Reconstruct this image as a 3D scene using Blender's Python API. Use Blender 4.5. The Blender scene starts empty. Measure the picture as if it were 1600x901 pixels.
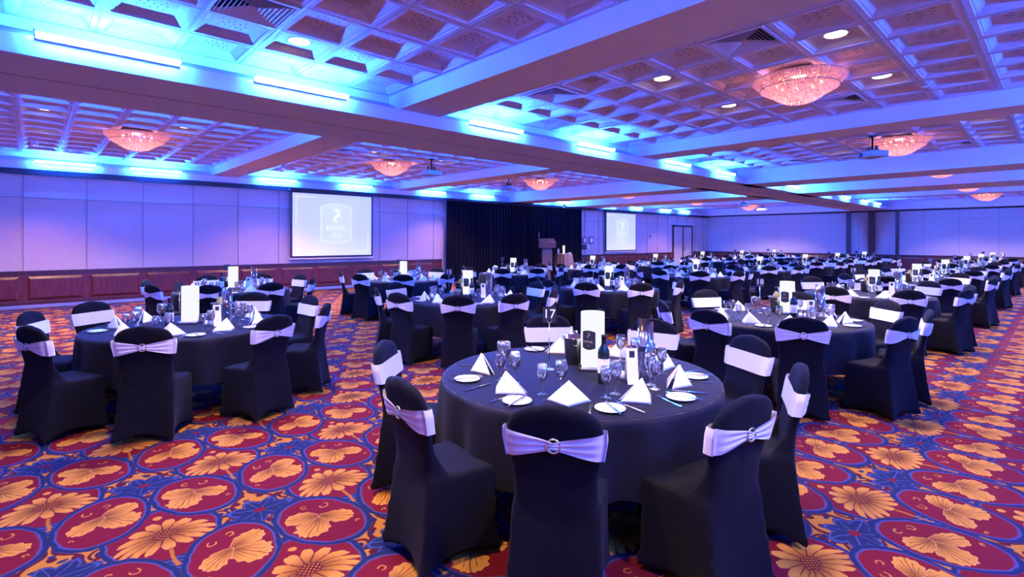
import bpy, bmesh, math, random
from mathutils import Vector, Matrix
random.seed(7)
sc = bpy.context.scene
R = math.radians
PI = math.pi
# ------------------------------------------------------------------ camera, world, exposure
cam_data = bpy.data.cameras.new('camera'); cam = bpy.data.objects.new('camera', cam_data)
sc.collection.objects.link(cam); sc.camera = cam
F_PX, YAW, Y0, ROLL, EYE = 801.886, 47.0603, 374.165, -0.1323, 1.65
cam_data.sensor_width = 36.0; cam_data.sensor_fit = 'HORIZONTAL'
cam_data.lens = F_PX / 1600 * 36.0
cam_data.shift_y = -(450.5 - Y0) / 1600
cam_data.clip_start = 0.05; cam_data.clip_end = 200
cam.matrix_world = (Matrix.Translation((0, 0, EYE)) @ Matrix.Rotation(R(YAW - 90), 4, 'Z')
                    @ Matrix.Rotation(R(90), 4, 'X') @ Matrix.Rotation(R(-ROLL), 4, 'Z'))
w = bpy.data.worlds.new('world'); sc.world = w; w.use_nodes = True
w.node_tree.nodes['Background'].inputs[0].default_value = (0.02, 0.02, 0.05, 1)
w.node_tree.nodes['Background'].inputs[1].default_value = 1.0
sc.view_settings.view_transform = 'Standard'; sc.view_settings.look = 'None'
sc.view_settings.exposure = 0.0; sc.view_settings.gamma = 1.0
sc.view_settings.use_curve_mapping = False
TUBE_COL, TUBE_STR = (0.012, 0.105, 1.0), 1450.0
DOWN_COL, DOWN_W = (1.0, 0.76, 0.54), 540.0
CHAND_COL, CHAND_W = (1.0, 0.28, 0.22), 45.0
WASH_COL = (1.0, 0.42, 0.22)
sc.cycles.max_bounces = 7; sc.cycles.diffuse_bounces = 4; sc.cycles.glossy_bounces = 3
sc.cycles.transmission_bounces = 4; sc.cycles.transparent_max_bounces = 24
sc.cycles.caustics_reflective = False; sc.cycles.caustics_refractive = False
sc.cycles.sample_clamp_indirect = 6.0
sc.cycles.use_light_tree = True

# ------------------------------------------------------------------ helpers
COL = sc.collection
def fv(): return Vector((math.cos(R(YAW)), math.sin(R(YAW)), 0))
def link(o): COL.objects.link(o); return o
def tag(o, label=None, cat=None, group=None, kind=None):
    if label: o['label'] = label
    if cat: o['category'] = cat
    if group: o['group'] = group
    if kind: o['kind'] = kind
    return o
def empty(name, loc=(0, 0, 0), rz=0):
    o = bpy.data.objects.new(name, None); o.empty_display_size = 0.1
    o.location = loc; o.rotation_euler = (0, 0, rz); return link(o)
def mobj(name, me, parent=None, loc=(0, 0, 0), rot=(0, 0, 0)):
    o = bpy.data.objects.new(name, me); o.location = loc; o.rotation_euler = rot
    if parent: o.parent = parent
    return link(o)
class MB:
    """collects geometry of one mesh"""
    def __init__(s): s.v = []; s.f = []; s.m = []; s.sm = []
    def add(s, vs, fs, mi=0, smooth=False):
        n = len(s.v); s.v += [tuple(p) for p in vs]
        for f in fs: s.f.append(tuple(n + i for i in f)); s.m.append(mi); s.sm.append(smooth)
        return s
    def box(s, x0, x1, y0, y1, z0, z1, mi=0, M=None):
        vs = [Vector((x, y, z)) for z in (z0, z1) for y in (y0, y1) for x in (x0, x1)]
        if M: vs = [M @ p for p in vs]
        return s.add(vs, [(0, 2, 3, 1), (4, 5, 7, 6), (0, 1, 5, 4), (2, 6, 7, 3), (0, 4, 6, 2), (1, 3, 7, 5)], mi)
    def lathe(s, prof, n=24, mi=0, smooth=True, c=(0, 0, 0), cap=False):
        vs = []; fs = []
        for r, z in prof:
            for k in range(n):
                a = 2 * PI * k / n; vs.append((c[0] + r * math.cos(a), c[1] + r * math.sin(a), c[2] + z))
        for i in range(len(prof) - 1):
            for k in range(n):
                k2 = (k + 1) % n; fs.append((i * n + k, i * n + k2, (i + 1) * n + k2, (i + 1) * n + k))
        if cap:
            fs.append(tuple(reversed(range(n)))); fs.append(tuple((len(prof) - 1) * n + k for k in range(n)))
        return s.add(vs, fs, mi, smooth)
    def tube(s, pts, r, n=8, mi=0, closed=False, smooth=True):
        pts = [Vector(p) for p in pts]; vs = []; fs = []; m = len(pts)
        for i, p in enumerate(pts):
            if closed: t = pts[(i + 1) % m] - pts[i - 1]
            else: t = pts[min(i + 1, m - 1)] - pts[max(i - 1, 0)]
            t.normalize(); a = t.orthogonal().normalized() if abs(t.z) > .9 else t.cross(Vector((0, 0, 1))).normalized()
            b = t.cross(a)
            rr = r[i] if isinstance(r, (list, tuple)) else r
            for k in range(n):
                q = 2 * PI * k / n; vs.append(p + (a * math.cos(q) + b * math.sin(q)) * rr)
        for i in range(m if closed else m - 1):
            j = (i + 1) % m
            for k in range(n):
                k2 = (k + 1) % n; fs.append((i * n + k, i * n + k2, j * n + k2, j * n + k))
        if not closed: fs.append(tuple(range(n))); fs.append(tuple((m - 1) * n + k for k in range(n)))
        return s.add(vs, fs, mi, smooth)
    def prism(s, poly, a, b, axis='x', mi=0):
        """polygon of 2-D points swept along an axis"""
        def P(t, q):
            if axis == 'x': return (t, q[0], q[1])
            if axis == 'y': return (q[0], t, q[1])
            return (q[0], q[1], t)
        n = len(poly); vs = [P(a, q) for q in poly] + [P(b, q) for q in poly]
        fs = [(i, (i + 1) % n, n + (i + 1) % n, n + i) for i in range(n)] + [tuple(range(n)), tuple(n + i for i in range(n))]
        return s.add(vs, fs, mi)
    def mesh(s, name, *mats, fix=False):
        me = bpy.data.meshes.new(name); me.from_pydata(s.v, [], s.f)
        for m in mats: me.materials.append(m)
        me.polygons.foreach_set('material_index', s.m); me.polygons.foreach_set('use_smooth', s.sm)
        if fix:
            bm = bmesh.new(); bm.from_mesh(me); bmesh.ops.recalc_face_normals(bm, faces=bm.faces); bm.to_mesh(me); bm.free()
        me.update(); return me
    def build(s, name, *mats, parent=None, loc=(0, 0, 0), rot=(0, 0, 0), fix=True):
        return mobj(name, s.mesh(name, *mats, fix=fix), parent, loc, rot)
def clone(root, name=None):
    """copy a thing with its parts and sub-parts"""
    def rec(o, par):
        c = o.copy(); COL.objects.link(c)
        if par: c.parent = par; c.matrix_parent_inverse = o.matrix_parent_inverse.copy()
        for ch in kids[o.name]: rec(ch, c)
        return c
    kids = {}
    def scan(o):
        kids[o.name] = CH.get(o.name, [])
        for ch in kids[o.name]: scan(ch)
    scan(root); return rec(root, None)
CH = {}
def reg(root, *chs):            # remember the children of a prototype
    CH[root.name] = list(chs); return root

# ------------------------------------------------------------------ materials
def mat(name, col, rough=0.6, metal=0.0, spec=0.5, emit=None, es=0.0, sheen=0.0, coat=0.0, trans=0.0, alpha=None):
    m = bpy.data.materials.new(name); m.use_nodes = True
    b = m.node_tree.nodes['Principled BSDF']
    b.inputs['Base Color'].default_value = (*col, 1); b.inputs['Roughness'].default_value = rough
    b.inputs['Metallic'].default_value = metal; b.inputs['Specular IOR Level'].default_value = spec
    if emit: b.inputs['Emission Color'].default_value = (*emit, 1); b.inputs['Emission Strength'].default_value = es
    if sheen: b.inputs['Sheen Weight'].default_value = sheen
    if coat: b.inputs['Coat Weight'].default_value = coat; b.inputs['Coat Roughness'].default_value = .15
    if trans: b.inputs['Transmission Weight'].default_value = trans
    return m
def bump_noise(m, scale, strength, dist=0.01, detail=3.0, stretch=None):
    nt = m.node_tree; b = nt.nodes['Principled BSDF']
    tc = nt.nodes.new('ShaderNodeTexCoord'); n = nt.nodes.new('ShaderNodeTexNoise')
    n.inputs['Scale'].default_value = scale; n.inputs['Detail'].default_value = detail
    src = tc.outputs['Object']
    if stretch:
        mp = nt.nodes.new('ShaderNodeMapping'); mp.inputs['Scale'].default_value = stretch
        nt.links.new(src, mp.inputs[0]); src = mp.outputs[0]
    nt.links.new(src, n.inputs['Vector'])
    bp = nt.nodes.new('ShaderNodeBump'); bp.inputs['Strength'].default_value = strength; bp.inputs['Distance'].default_value = dist
    nt.links.new(n.outputs[0], bp.inputs['Height']); nt.links.new(bp.outputs[0], b.inputs['Normal'])
    return n
def vary(m, c1, c2, scale=4.0, stretch=None, detail=4.0, lo=.35, hi=.65):
    nt = m.node_tree; b = nt.nodes['Principled BSDF']
    tc = nt.nodes.new('ShaderNodeTexCoord'); n = nt.nodes.new('ShaderNodeTexNoise')
    n.inputs['Scale'].default_value = scale; n.inputs['Detail'].default_value = detail
    src = tc.outputs['Object']
    if stretch:
        mp = nt.nodes.new('ShaderNodeMapping'); mp.inputs['Scale'].default_value = stretch
        nt.links.new(src, mp.inputs[0]); src = mp.outputs[0]
    nt.links.new(src, n.inputs['Vector'])
    r = nt.nodes.new('ShaderNodeValToRGB'); r.color_ramp.elements[0].position = lo; r.color_ramp.elements[1].position = hi
    r.color_ramp.elements[0].color = (*c1, 1); r.color_ramp.elements[1].color = (*c2, 1)
    nt.links.new(n.outputs[0], r.inputs[0]); nt.links.new(r.outputs[0], b.inputs['Base Color'])
    return m
M = {}
M['plaster'] = vary(mat('painted_plaster', (.74, .71, .80), .75), (.73, .70, .79), (.76, .73, .82), 3)
M['tile'] = vary(mat('ceiling_tile', (.66, .61, .72), .8), (.64, .59, .70), (.69, .64, .75), 9)
M['tgrid'] = mat('ceiling_grid', (.45, .43, .42), .5)
M['slot'] = mat('slot_dark', (.03, .03, .03), .9)
M['fabric_wall'] = vary(mat('fabric_wall_panel', (.50, .44, .40), .9), (.48, .42, .385), (.53, .47, .43), 60, (1, 1, .15))
bump_noise(M['fabric_wall'], 220, .25, .003)
M['seam'] = mat('panel_seam', (.27, .23, .21), .9)
M['mahogany'] = vary(mat('mahogany', (.12, .02, .012), .35, coat=.3), (.065, .007, .007), (.14, .022, .014), 7, (6, 6, .5))
M['mahogany_dark'] = vary(mat('dark_mahogany', (.05, .01, .008), .4, coat=.3), (.04, .008, .006), (.08, .015, .01), 7, (6, 6, .5))
M['darkrail'] = mat('dark_rail', (.02, .015, .018), .6)
M['alu'] = mat('brushed_aluminium', (.6, .6, .6), .35, .9)
M['chair'] = mat('black_stretch_fabric', (.0040, .0032, .0042), .8, sheen=.025, spec=.12)
bump_noise(M['chair'], 500, .15, .001)
M['sash'] = mat('white_satin_sash', (.80, .76, .80), .45, sheen=.3)
M['buckle'] = mat('diamante_buckle', (.8, .75, .75), .18, .9)
M['cloth'] = mat('black_table_linen', (.0065, .0050, .0068), .72, sheen=.025, spec=.18)
bump_noise(M['cloth'], 400, .2, .001)
M['linen'] = mat('white_linen', (.86, .85, .86), .75)
M['china'] = mat('white_china', (.88, .88, .87), .12, coat=.5)
M['steel'] = mat('polished_steel', (.75, .75, .76), .12, 1.0)
M['black'] = mat('black_plastic', (.012, .012, .014), .4)
M['blackmetal'] = mat('black_metal', (.02, .02, .02), .35, .6)
M['paper'] = mat('white_card', (.85, .83, .82), .6)
M['ink'] = mat('grey_ink', (.45, .42, .42), .7)
M['plaque'] = mat('dark_plaque', (.02, .02, .024), .4)
M['gold'] = mat('bronze_lettering', (.42, .30, .20), .4)
M['white_ink'] = mat('white_lettering', (.9, .9, .9), .5)
M['bottle'] = mat('dark_green_glass', (.006, .012, .008), .06, coat=.6)
M['bottle_pale'] = mat('golden_wine_glass', (.35, .28, .06), .08, coat=.6)
M['foil'] = mat('bottle_foil', (.03, .03, .05), .25, .7)
M['red_ink'] = mat('red_lettering', (.5, .02, .03), .5)
M['curtain'] = mat('black_velvet', (.003, .003, .006), .85, sheen=.03, spec=.1)
M['lectern'] = vary(mat('brown_wood', (.14, .07, .045), .45), (.12, .06, .04), (.17, .09, .055), 6, (6, 6, .5))
M['brown_cloth'] = mat('bronze_satin', (.17, .08, .035), .45, sheen=.2)
M['projector'] = mat('projector_shell', (.30, .30, .33), .4)
M['lens'] = mat('lens_glass', (.02, .02, .05), .05, coat=1)
def emis(name, col, s):
    m = bpy.data.materials.new(name); m.use_nodes = True; nt = m.node_tree; nt.nodes.clear()
    o = nt.nodes.new('ShaderNodeOutputMaterial'); e = nt.nodes.new('ShaderNodeEmission')
    e.inputs[0].default_value = (*col, 1); e.inputs[1].default_value = s; nt.links.new(e.outputs[0], o.inputs[0]); return m
M['tube'] = emis('blue_fluorescent_tube', TUBE_COL, TUBE_STR)
M['disc'] = emis('downlight_lens', (1.0, .85, .68), 9.0)
M['bulb'] = emis('chandelier_bulb', (1.0, .62, .38), 7.0)
M['lampglow'] = emis('lamp_shade_glow', (.94, .95, 1.0), 1.0)
M['spot_head'] = emis('stage_lamp_lens', (1.0, .7, .5), 20.0)
def glassy(name, tint, gl=.12, rough=.02, amt=.9):
    m = bpy.data.materials.new(name); m.use_nodes = True; nt = m.node_tree; nt.nodes.clear()
    o = nt.nodes.new('ShaderNodeOutputMaterial'); mx = nt.nodes.new('ShaderNodeMixShader')
    t = nt.nodes.new('ShaderNodeBsdfTransparent'); g = nt.nodes.new('ShaderNodeBsdfGlossy')
    t.inputs[0].default_value = (*tint, 1); g.inputs['Roughness'].default_value = rough
    lw = nt.nodes.new('ShaderNodeLayerWeight'); lw.inputs[0].default_value = .35
    ml = nt.nodes.new('ShaderNodeMath'); ml.operation = 'MULTIPLY_ADD'; ml.inputs[1].default_value = amt; ml.inputs[2].default_value = gl
    nt.links.new(lw.outputs['Facing'], ml.inputs[0]); nt.links.new(ml.outputs[0], mx.inputs[0])
    nt.links.new(t.outputs[0], mx.inputs[1]); nt.links.new(g.outputs[0], mx.inputs[2]); nt.links.new(mx.outputs[0], o.inputs[0])
    return m
M['glass'] = glassy('clear_glass', (.96, .96, .98), .24)
M['acrylic'] = glassy('clear_acrylic', (.80, .80, .88), .22, .08, .7)
def crystal():
    m = bpy.data.materials.new('crystal_painted_glow'); m.use_nodes = True; nt = m.node_tree; nt.nodes.clear()
    o = nt.nodes.new('ShaderNodeOutputMaterial'); mx = nt.nodes.new('ShaderNodeMixShader'); mx.inputs[0].default_value = .35
    t = nt.nodes.new('ShaderNodeBsdfTranslucent'); t.inputs[0].default_value = (.95, .78, .80, 1)
    g = nt.nodes.new('ShaderNodeBsdfGlossy'); g.inputs['Roughness'].default_value = .1; g.inputs[0].default_value = (.95, .9, .95, 1)
    nt.links.new(t.outputs[0], mx.inputs[1]); nt.links.new(g.outputs[0], mx.inputs[2])
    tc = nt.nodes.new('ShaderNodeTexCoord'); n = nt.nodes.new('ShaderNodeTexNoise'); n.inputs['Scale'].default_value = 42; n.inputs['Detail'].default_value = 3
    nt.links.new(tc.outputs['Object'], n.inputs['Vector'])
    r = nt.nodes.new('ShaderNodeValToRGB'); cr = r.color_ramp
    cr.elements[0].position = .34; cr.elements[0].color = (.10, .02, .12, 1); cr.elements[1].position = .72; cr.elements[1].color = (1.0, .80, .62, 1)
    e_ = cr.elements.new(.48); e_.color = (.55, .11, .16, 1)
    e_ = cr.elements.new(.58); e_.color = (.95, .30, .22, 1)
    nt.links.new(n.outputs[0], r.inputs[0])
    em = nt.nodes.new('ShaderNodeEmission'); sz = nt.nodes.new('ShaderNodeSeparateXYZ'); nt.links.new(tc.outputs['Object'], sz.inputs[0]); mz = nt.nodes.new('ShaderNodeMapRange'); mz.inputs[1].default_value = -.06; mz.inputs[2].default_value = -.26; mz.inputs[3].default_value = .28; mz.inputs[4].default_value = 1.0; nt.links.new(sz.outputs[2], mz.inputs[0]); nt.links.new(mz.outputs[0], em.inputs[1]); nt.links.new(r.outputs[0], em.inputs[0])  # bulb light and sparkle painted into the beads as emission, stronger towards the bottom
    ad = nt.nodes.new('ShaderNodeAddShader'); nt.links.new(mx.outputs[0], ad.inputs[0]); nt.links.new(em.outputs[0], ad.inputs[1])
    nt.links.new(ad.outputs[0], o.inputs[0]); return m
M['crystal'] = crystal()

# expression builder for the woven carpet
class X_:
    nt = None
    def __init__(s, k): s.k = k
    @staticmethod
    def op(o, *a):
        n = X_.nt.nodes.new('ShaderNodeMath'); n.operation = o
        for i, q in enumerate(a):
            if isinstance(q, X_): q = q.k
            if isinstance(q, (int, float)): n.inputs[i].default_value = q
            else: X_.nt.links.new(q, n.inputs[i])
        return X_(n.outputs[0])
    def __add__(s, o): return X_.op('ADD', s, o)
    __radd__ = __add__
    def __sub__(s, o): return X_.op('SUBTRACT', s, o)
    def __rsub__(s, o): return X_.op('SUBTRACT', o, s)
    def __mul__(s, o): return X_.op('MULTIPLY', s, o)
    __rmul__ = __mul__
    def __truediv__(s, o): return X_.op('DIVIDE', s, o)
def xf(o): return lambda *a: X_.op(o, *a)
xfloor, xabs, xsin, xcos, xsqrt, xatan2, xmin, xmax, xlt, xgt = [xf(o) for o in ('FLOOR', 'ABSOLUTE', 'SINE', 'COSINE', 'SQRT', 'ARCTAN2', 'MINIMUM', 'MAXIMUM', 'LESS_THAN', 'GREATER_THAN')]
def xclamp(a): n = X_.op('ADD', a, 0.0); n.k.node.use_clamp = True; return n
def xmod2(a): return a - 2 * xfloor(a * .5)
def carpet_mat():
    m = bpy.data.materials.new('axminster_carpet'); m.use_nodes = True; nt = m.node_tree; X_.nt = nt
    b = nt.nodes['Principled BSDF']; b.inputs['Roughness'].default_value = .95; b.inputs['Specular IOR Level'].default_value = .15
    tc = nt.nodes.new('ShaderNodeTexCoord'); sp = nt.nodes.new('ShaderNodeSeparateXYZ'); nt.links.new(tc.outputs['Object'], sp.inputs[0])
    nz = nt.nodes.new('ShaderNodeTexNoise'); nz.inputs['Scale'].default_value = 9; nz.inputs['Detail'].default_value = 2
    nt.links.new(tc.outputs['Object'], nz.inputs['Vector'])
    ns = nt.nodes.new('ShaderNodeSeparateXYZ'); nt.links.new(nz.outputs['Color'], ns.inputs[0])
    x = X_(sp.outputs[0]) + (X_(ns.outputs[0]) - .5) * .035
    y = X_(sp.outputs[1]) + (X_(ns.outputs[1]) - .5) * .035
    PX, PY = .95, .845
    # flower cells
    k = xfloor((y - .87) / PY + .5); fy = y - .87 - PY * k; par = xmod2(k)
    q = (x - .06 - par * .475) / PX; fx = (q - xfloor(q + .5)) * PX
    # leaf cells
    lk = xfloor((y - 1.2925) / PY + .5); ly = y - 1.2925 - PY * lk
    q = (x - .2975) / .475; li = xfloor(q + .5); lx = (q - li) * .475
    s = 1 - 2 * xmod2(li + lk); mx = lx * s
    # blue blossom cells
    q = (fx - .475) / PX; bx = (q - xfloor(q + .5)) * PX; by = fy + .07
    GOLD, GOLD2, BROWN = (.30, .092, .004), (.42, .165, .018), (.08, .012, .003)
    RED, RED2, BLUE, BLUE2 = (.115, .0022, .006), (.060, .0015, .005), (.008, .012, .045), (.042, .050, .14)
    YEL = (.34, .122, .010)
    cur = [None]
    def rgb(c): n = nt.nodes.new('ShaderNodeRGB'); n.outputs[0].default_value = (*c, 1); return n.outputs[0]
    cur[0] = rgb(YEL)
    def over(mask, c):
        n = nt.nodes.new('ShaderNodeMixRGB'); nt.links.new(mask.k, n.inputs[0]); nt.links.new(cur[0], n.inputs[1])
        if isinstance(c, tuple): n.inputs[2].default_value = (*c, 1)
        else: nt.links.new(c, n.inputs[2])
        cur[0] = n.outputs[0]
    def mix(mask, c1, c2):
        n = nt.nodes.new('ShaderNodeMixRGB'); nt.links.new(mask.k, n.inputs[0])
        n.inputs[1].default_value = (*c1, 1); n.inputs[2].default_value = (*c2, 1); return n.outputs[0]
    def soft(a, g=30.0): return xclamp(a * g)
    # vines on the yellow ground
    abx = xabs(bx); wv = xsin(by * 30) * .018
    over(soft(.017 - xabs(abx - (.36 - by) * .46 + wv), 160), RED2)
    over(soft(.015 - xabs(abx - .10 - (by + .05) * .9 + wv), 160), RED2)
    for cx, cy, rr in ((.20, .10, .05), (.13, .26, .035), (.27, -.06, .045)):
        d = xsqrt((abx - cx) * (abx - cx) + (by - cy) * (by - cy))
        over(soft(rr * .62 - d, 120), BLUE)
        over(soft(.012 - xabs(d - rr), 160), RED2)
    over(soft(xsin(x * 41 + y * 13) * xsin(y * 37 - x * 9) - .50, 10), RED2)
    over(soft(xsin(x * 33 - y * 21 + 2) * xsin(y * 45 + x * 17) - .68, 10), BLUE)
    rb = xsqrt(bx * bx * .55 + by * by); tb = xatan2(by, bx)
    Rb = .105 + xabs(xcos(tb * 3.5)) * .05
    over(soft(Rb - rb, 120), mix(soft(.01 - xabs(rb - Rb + .02), 120), BLUE, BLUE2))
    over(soft(.012 - xabs(xsin(tb * 3.5)) * rb, 200) * xlt(rb, Rb), BLUE2)
    over(soft(.03 - rb, 120), RED)
    # flower field
    gy = fy - .03
    eF = fx * fx / .0660 + gy * gy / .092
    over(soft(1.24 - eF, 16), mix(soft(xabs(eF - 1.11) - .075, 18), BLUE, BLUE2))
    over(soft((fy + .47) * .42 - xabs(fx), 60) * xlt(fy, -.12), mix(soft(xsin(fy * 160 + fx * 90) - .2, 3), BLUE, BLUE2))
    over(soft(.98 - eF, 14), RED)
    sx = fx * .74; fyb = fy + fx * fx * 1.7 - .012; rf = xsqrt(sx * sx + fyb * fyb); tf = xatan2(fyb, sx)
    pet = xabs(xsin(tf * 7.5 + .8)); pet2 = xabs(xsin(tf * 15 + 1.6))
    Rf = .112 + pet * .062 + pet2 * .012
    body = soft(Rf - rf, 120)
    over(body, mix(xclamp((rf - .045) * 11.0), (.15, .036, .004), GOLD2))
    over(body * soft(.030 - pet * rf, 90), BROWN)
    over(body * soft(.0045 - xabs(pet - .62) * rf, 260) * xgt(rf, .07), GOLD)
    over(body * soft(rf - Rf + .010, 150), (.54, .27, .07))
    over(soft(.052 - rf, 120), RED2)
    over(soft(.05 - rf, 100) * xgt(xsin(fx * 230) * xsin(fy * 230), .25), GOLD)
    over(soft(.012 - xabs(fx), 150) * xgt(fy, -.36) * xlt(fy, -.17), GOLD)
    d = xsqrt(fx * fx + (fy - .235) * (fy - .235)); over(soft(.024 - d, 150), GOLD2)
    d = xsqrt((xabs(fx) - .15) * (xabs(fx) - .15) + (fy - .185) * (fy - .185)); over(soft(.016 - d, 150), GOLD2)
    d = xsqrt((xabs(fx) - .165) * (xabs(fx) - .165) + (fy + .135) * (fy + .135)); over(soft(.016 - d, 150), GOLD2)
    # leaf ovals
    ty = ly + mx * .25
    eL = lx * lx / .0545 + ty * ty / .098
    over(soft(1.10 - eL, 14), mix(soft(xabs(eL - .96) - .08, 16), BLUE, BLUE2))
    over(soft(.82 - eL, 14), RED)
    ox, oy = mx * 1.0, ly - .045
    for ang, L, wd in ((234, .225, .092), (158, .185, .070), (320, .200, .066)):
        c_, s_ = math.cos(R(ang)), math.sin(R(ang))
        p = ox * c_ + oy * s_; qq = oy * c_ - ox * s_
        pn = p / L * 2 - 1
        wob = 1 + xsin(p * 120) * .07
        qn = qq / wd / wob * (1.25 - p / L * .45)
        pn2 = pn * (1 + xsin(qq * 190 + 1.57) * .045)
        el = 1 - (pn2 * pn2 + qn * qn)
        lobe = soft(el, 9)
        over(lobe, mix(xclamp(p / L * 1.9 - .1), (.16, .04, .004), GOLD2))
        over(lobe * soft(.16 - el, 14), (.54, .27, .07))
        over(lobe * soft(.0045 - xabs(qq), 300), BROWN)
        over(lobe * soft(.0038 - xabs(xabs(qq) - p * .20), 300) * xgt(p, .04) * xlt(p, L * .8), BROWN)
        over(lobe * soft(.0030 - xabs(xabs(qq) - p * .42), 300) * xgt(p, .03) * xlt(p, L * .6), BROWN)
    for cx, cy, rr in ((.07, .15, .022), (-.03, .19, .018), (-.17, -.04, .010), (.15, -.15, .010)):
        d = xsqrt((ox - cx) * (ox - cx) + (ly - cy) * (ly - cy)); over(soft(.006 - xabs(d - rr), 200) * xgt(xsin(xatan2(ly - cy, ox - cx) + cx * 40), -.75), GOLD2)
    # pile variation
    n2 = nt.nodes.new('ShaderNodeTexNoise'); n2.inputs['Scale'].default_value = 160; nt.links.new(tc.outputs['Object'], n2.inputs['Vector'])
    mr = nt.nodes.new('ShaderNodeMapRange'); mr.inputs[3].default_value = .72; mr.inputs[4].default_value = 1.28
    nt.links.new(n2.outputs[0], mr.inputs[0])
    vm = nt.nodes.new('ShaderNodeVectorMath'); vm.operation = 'SCALE'; nt.links.new(cur[0], vm.inputs[0]); nt.links.new(mr.outputs[0], vm.inputs['Scale'])
    nt.links.new(vm.outputs[0], b.inputs['Base Color'])
    return m
M['carpet'] = carpet_mat()

# ------------------------------------------------------------------ the room
XB, XF, YL, YR = -2.6, 33.62, 16.46, -1.76
Z0, Z1, Z2, ZC = 3.276, 3.45, 3.58, 3.687
N0, N1 = YR, 6.26          # right-hand ceiling zone (fascias)
F0, F1 = 8.0, YL           # left-hand ceiling zone
BAYS = [(-.86, 3.69, 7), (4.37, 9.57, 8), (10.23, 15.15, 8), (16.5, 19.35, 4), (21.4, 26.0, 7), (26.7, 33.0, 10)]
BEAMS = [(XB, -.86, Z1), (3.69, 4.37, Z1), (9.57, 10.23, Z1), (15.15, 16.5, Z0), (19.35, 21.4, Z0), (26.0, 26.7, Z1), (33.0, XF, Z0)]
def st(o): o['kind'] = 'structure'; return o
st(MB().box(XB - .3, XF + .3, YR - .6, YL + .6, -.1, 0).build('floor', M['carpet']))
def wall_x(name, y, d):       # wall along X at plane y, d = direction pointing into the room
    a, b = sorted((y, y - d * .3)); mb = MB(); mb.box(XB, XF, a, b, 0, Z0); return st(mb.build(name, M['fabric_wall']))
wall_x('wall_left', YL + .02, -1); wall_x('wall_right', YR - .02, 1)
st(MB().box(XF, XF + .3, YR - .6, YL + .6, 0, 4.0).build('wall_far', M['fabric_wall']))
st(MB().box(XB - .3, XB, YR - .6, YL + .6, 0, 4.0).build('wall_back', M['fabric_wall']))
# panel seams, dado panelling, rails
mb = MB()
x = -2.47
while x < XF:
    if not (11.5 < x < 19.7): mb.box(x - .006, x + .006, YL - .003, YL + .02, .9, 3.13)
    x += 1.14
for a, b in ((XB, 11.58), (19.95, 28.7), (31.4, XF)): mb.box(a, b, YL - .003, YL + .02, 2.60, 2.612)
y = 16.3
while y > YR:
    mb.box(XF - .003, XF + .01, y - .006, y + .006, .9, 3.2); y -= 1.42
mb.box(XF - .003, XF + .01, YR, YL, 2.72, 2.732)
st(mb.build('trim_1', M['seam']))
def dado(mb, a, b, fixed, axis, d, pitch, off):
    """raised panelling along a wall; d = inward direction"""
    def P(t0, t1, d0, d1, z0, z1, mi=0):
        q = sorted((fixed + d * d0, fixed + d * d1))
        if axis == 'x': mb.box(t0, t1, q[0], q[1], z0, z1, mi)
        else: mb.box(q[0], q[1], t0, t1, z0, z1, mi)
    P(a, b, 0, .018, .02, .86); P(a, b, 0, .05, .85, .895, 1); P(a, b, 0, .035, .80, .85, 1)
    P(a, b, 0, .03, .12, .17, 1)
    t = off
    while t < b:
        if t + pitch > a:
            u0, u1 = max(t + .07, a), min(t + pitch - .07, b)
            if u1 - u0 > .2:
                # raised field with bevelled border
                z0, z1 = .21, .76; e = .055
                o = [(u0, z0), (u1, z0), (u1, z1), (u0, z1)]; i = [(u0 + e, z0 + e), (u1 - e, z0 + e), (u1 - e, z1 - e), (u0 + e, z1 - e)]
                def V(p, dd): return (p[0], fixed + d * dd, p[1]) if axis == 'x' else (fixed + d * dd, p[0], p[1])
                vs = [V(p, .018) for p in o] + [V(p, .045) for p in i]
                mb.add(vs, [(0, 1, 5, 4), (1, 2, 6, 5), (2, 3, 7, 6), (3, 0, 4, 7), (4, 5, 6, 7)])
        t += pitch
    return mb
mb = MB()
dado(mb, XB, 11.58, YL, 'x', -1, 1.14, -2.47); dado(mb, 19.95, 28.75, YL, 'x', -1, 1.14, -2.47); dado(mb, 31.45, XF, YL, 'x', -1, 1.14, -2.47)
st(mb.build('trim_2', M['mahogany'], M['mahogany_dark']))
st(dado(MB(), YR, YL, XF, 'y', -1, 1.42, YR - .5).build('trim_3', M['mahogany'], M['mahogany_dark']))
st(dado(MB(), XB, XF, YR, 'x', 1, 1.14, -2.47).build('trim_4', M['mahogany'], M['mahogany_dark']))
st(dado(MB(), YR, YL, XB, 'y', 1, 1.42, YR - .5).build('trim_5', M['mahogany'], M['mahogany_dark']))
mb = MB(); mb.box(XB, 11.58, YL - .03, YL, .02, .10); mb.box(19.95, 28.75, YL - .03, YL, .02, .10); mb.box(31.45, XF, YL - .03, YL, .02, .10)
st(mb.build('baseboard_left', M['alu']))
st(MB().box(XF - .03, XF, YR, YL, .02, .10).build('baseboard_far', M['alu']))
# dark head rails under the coves and the tracks in the beams
mb = MB(); mb.box(XB, XF, YL - .03, YL + .01, 3.14, Z0 - .004); st(mb.build('trim_6', M['darkrail']))
mb = MB(); mb.box(XF - .02, XF + .01, YR, YL, 3.20, Z0 - .004); st(mb.build('trim_7', M['darkrail']))
mb = MB(); mb.box(XB, XF, 7.10, 7.114, Z0 - .003, Z0 + .02); st(mb.build('trim_8', M['seam']))
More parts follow.
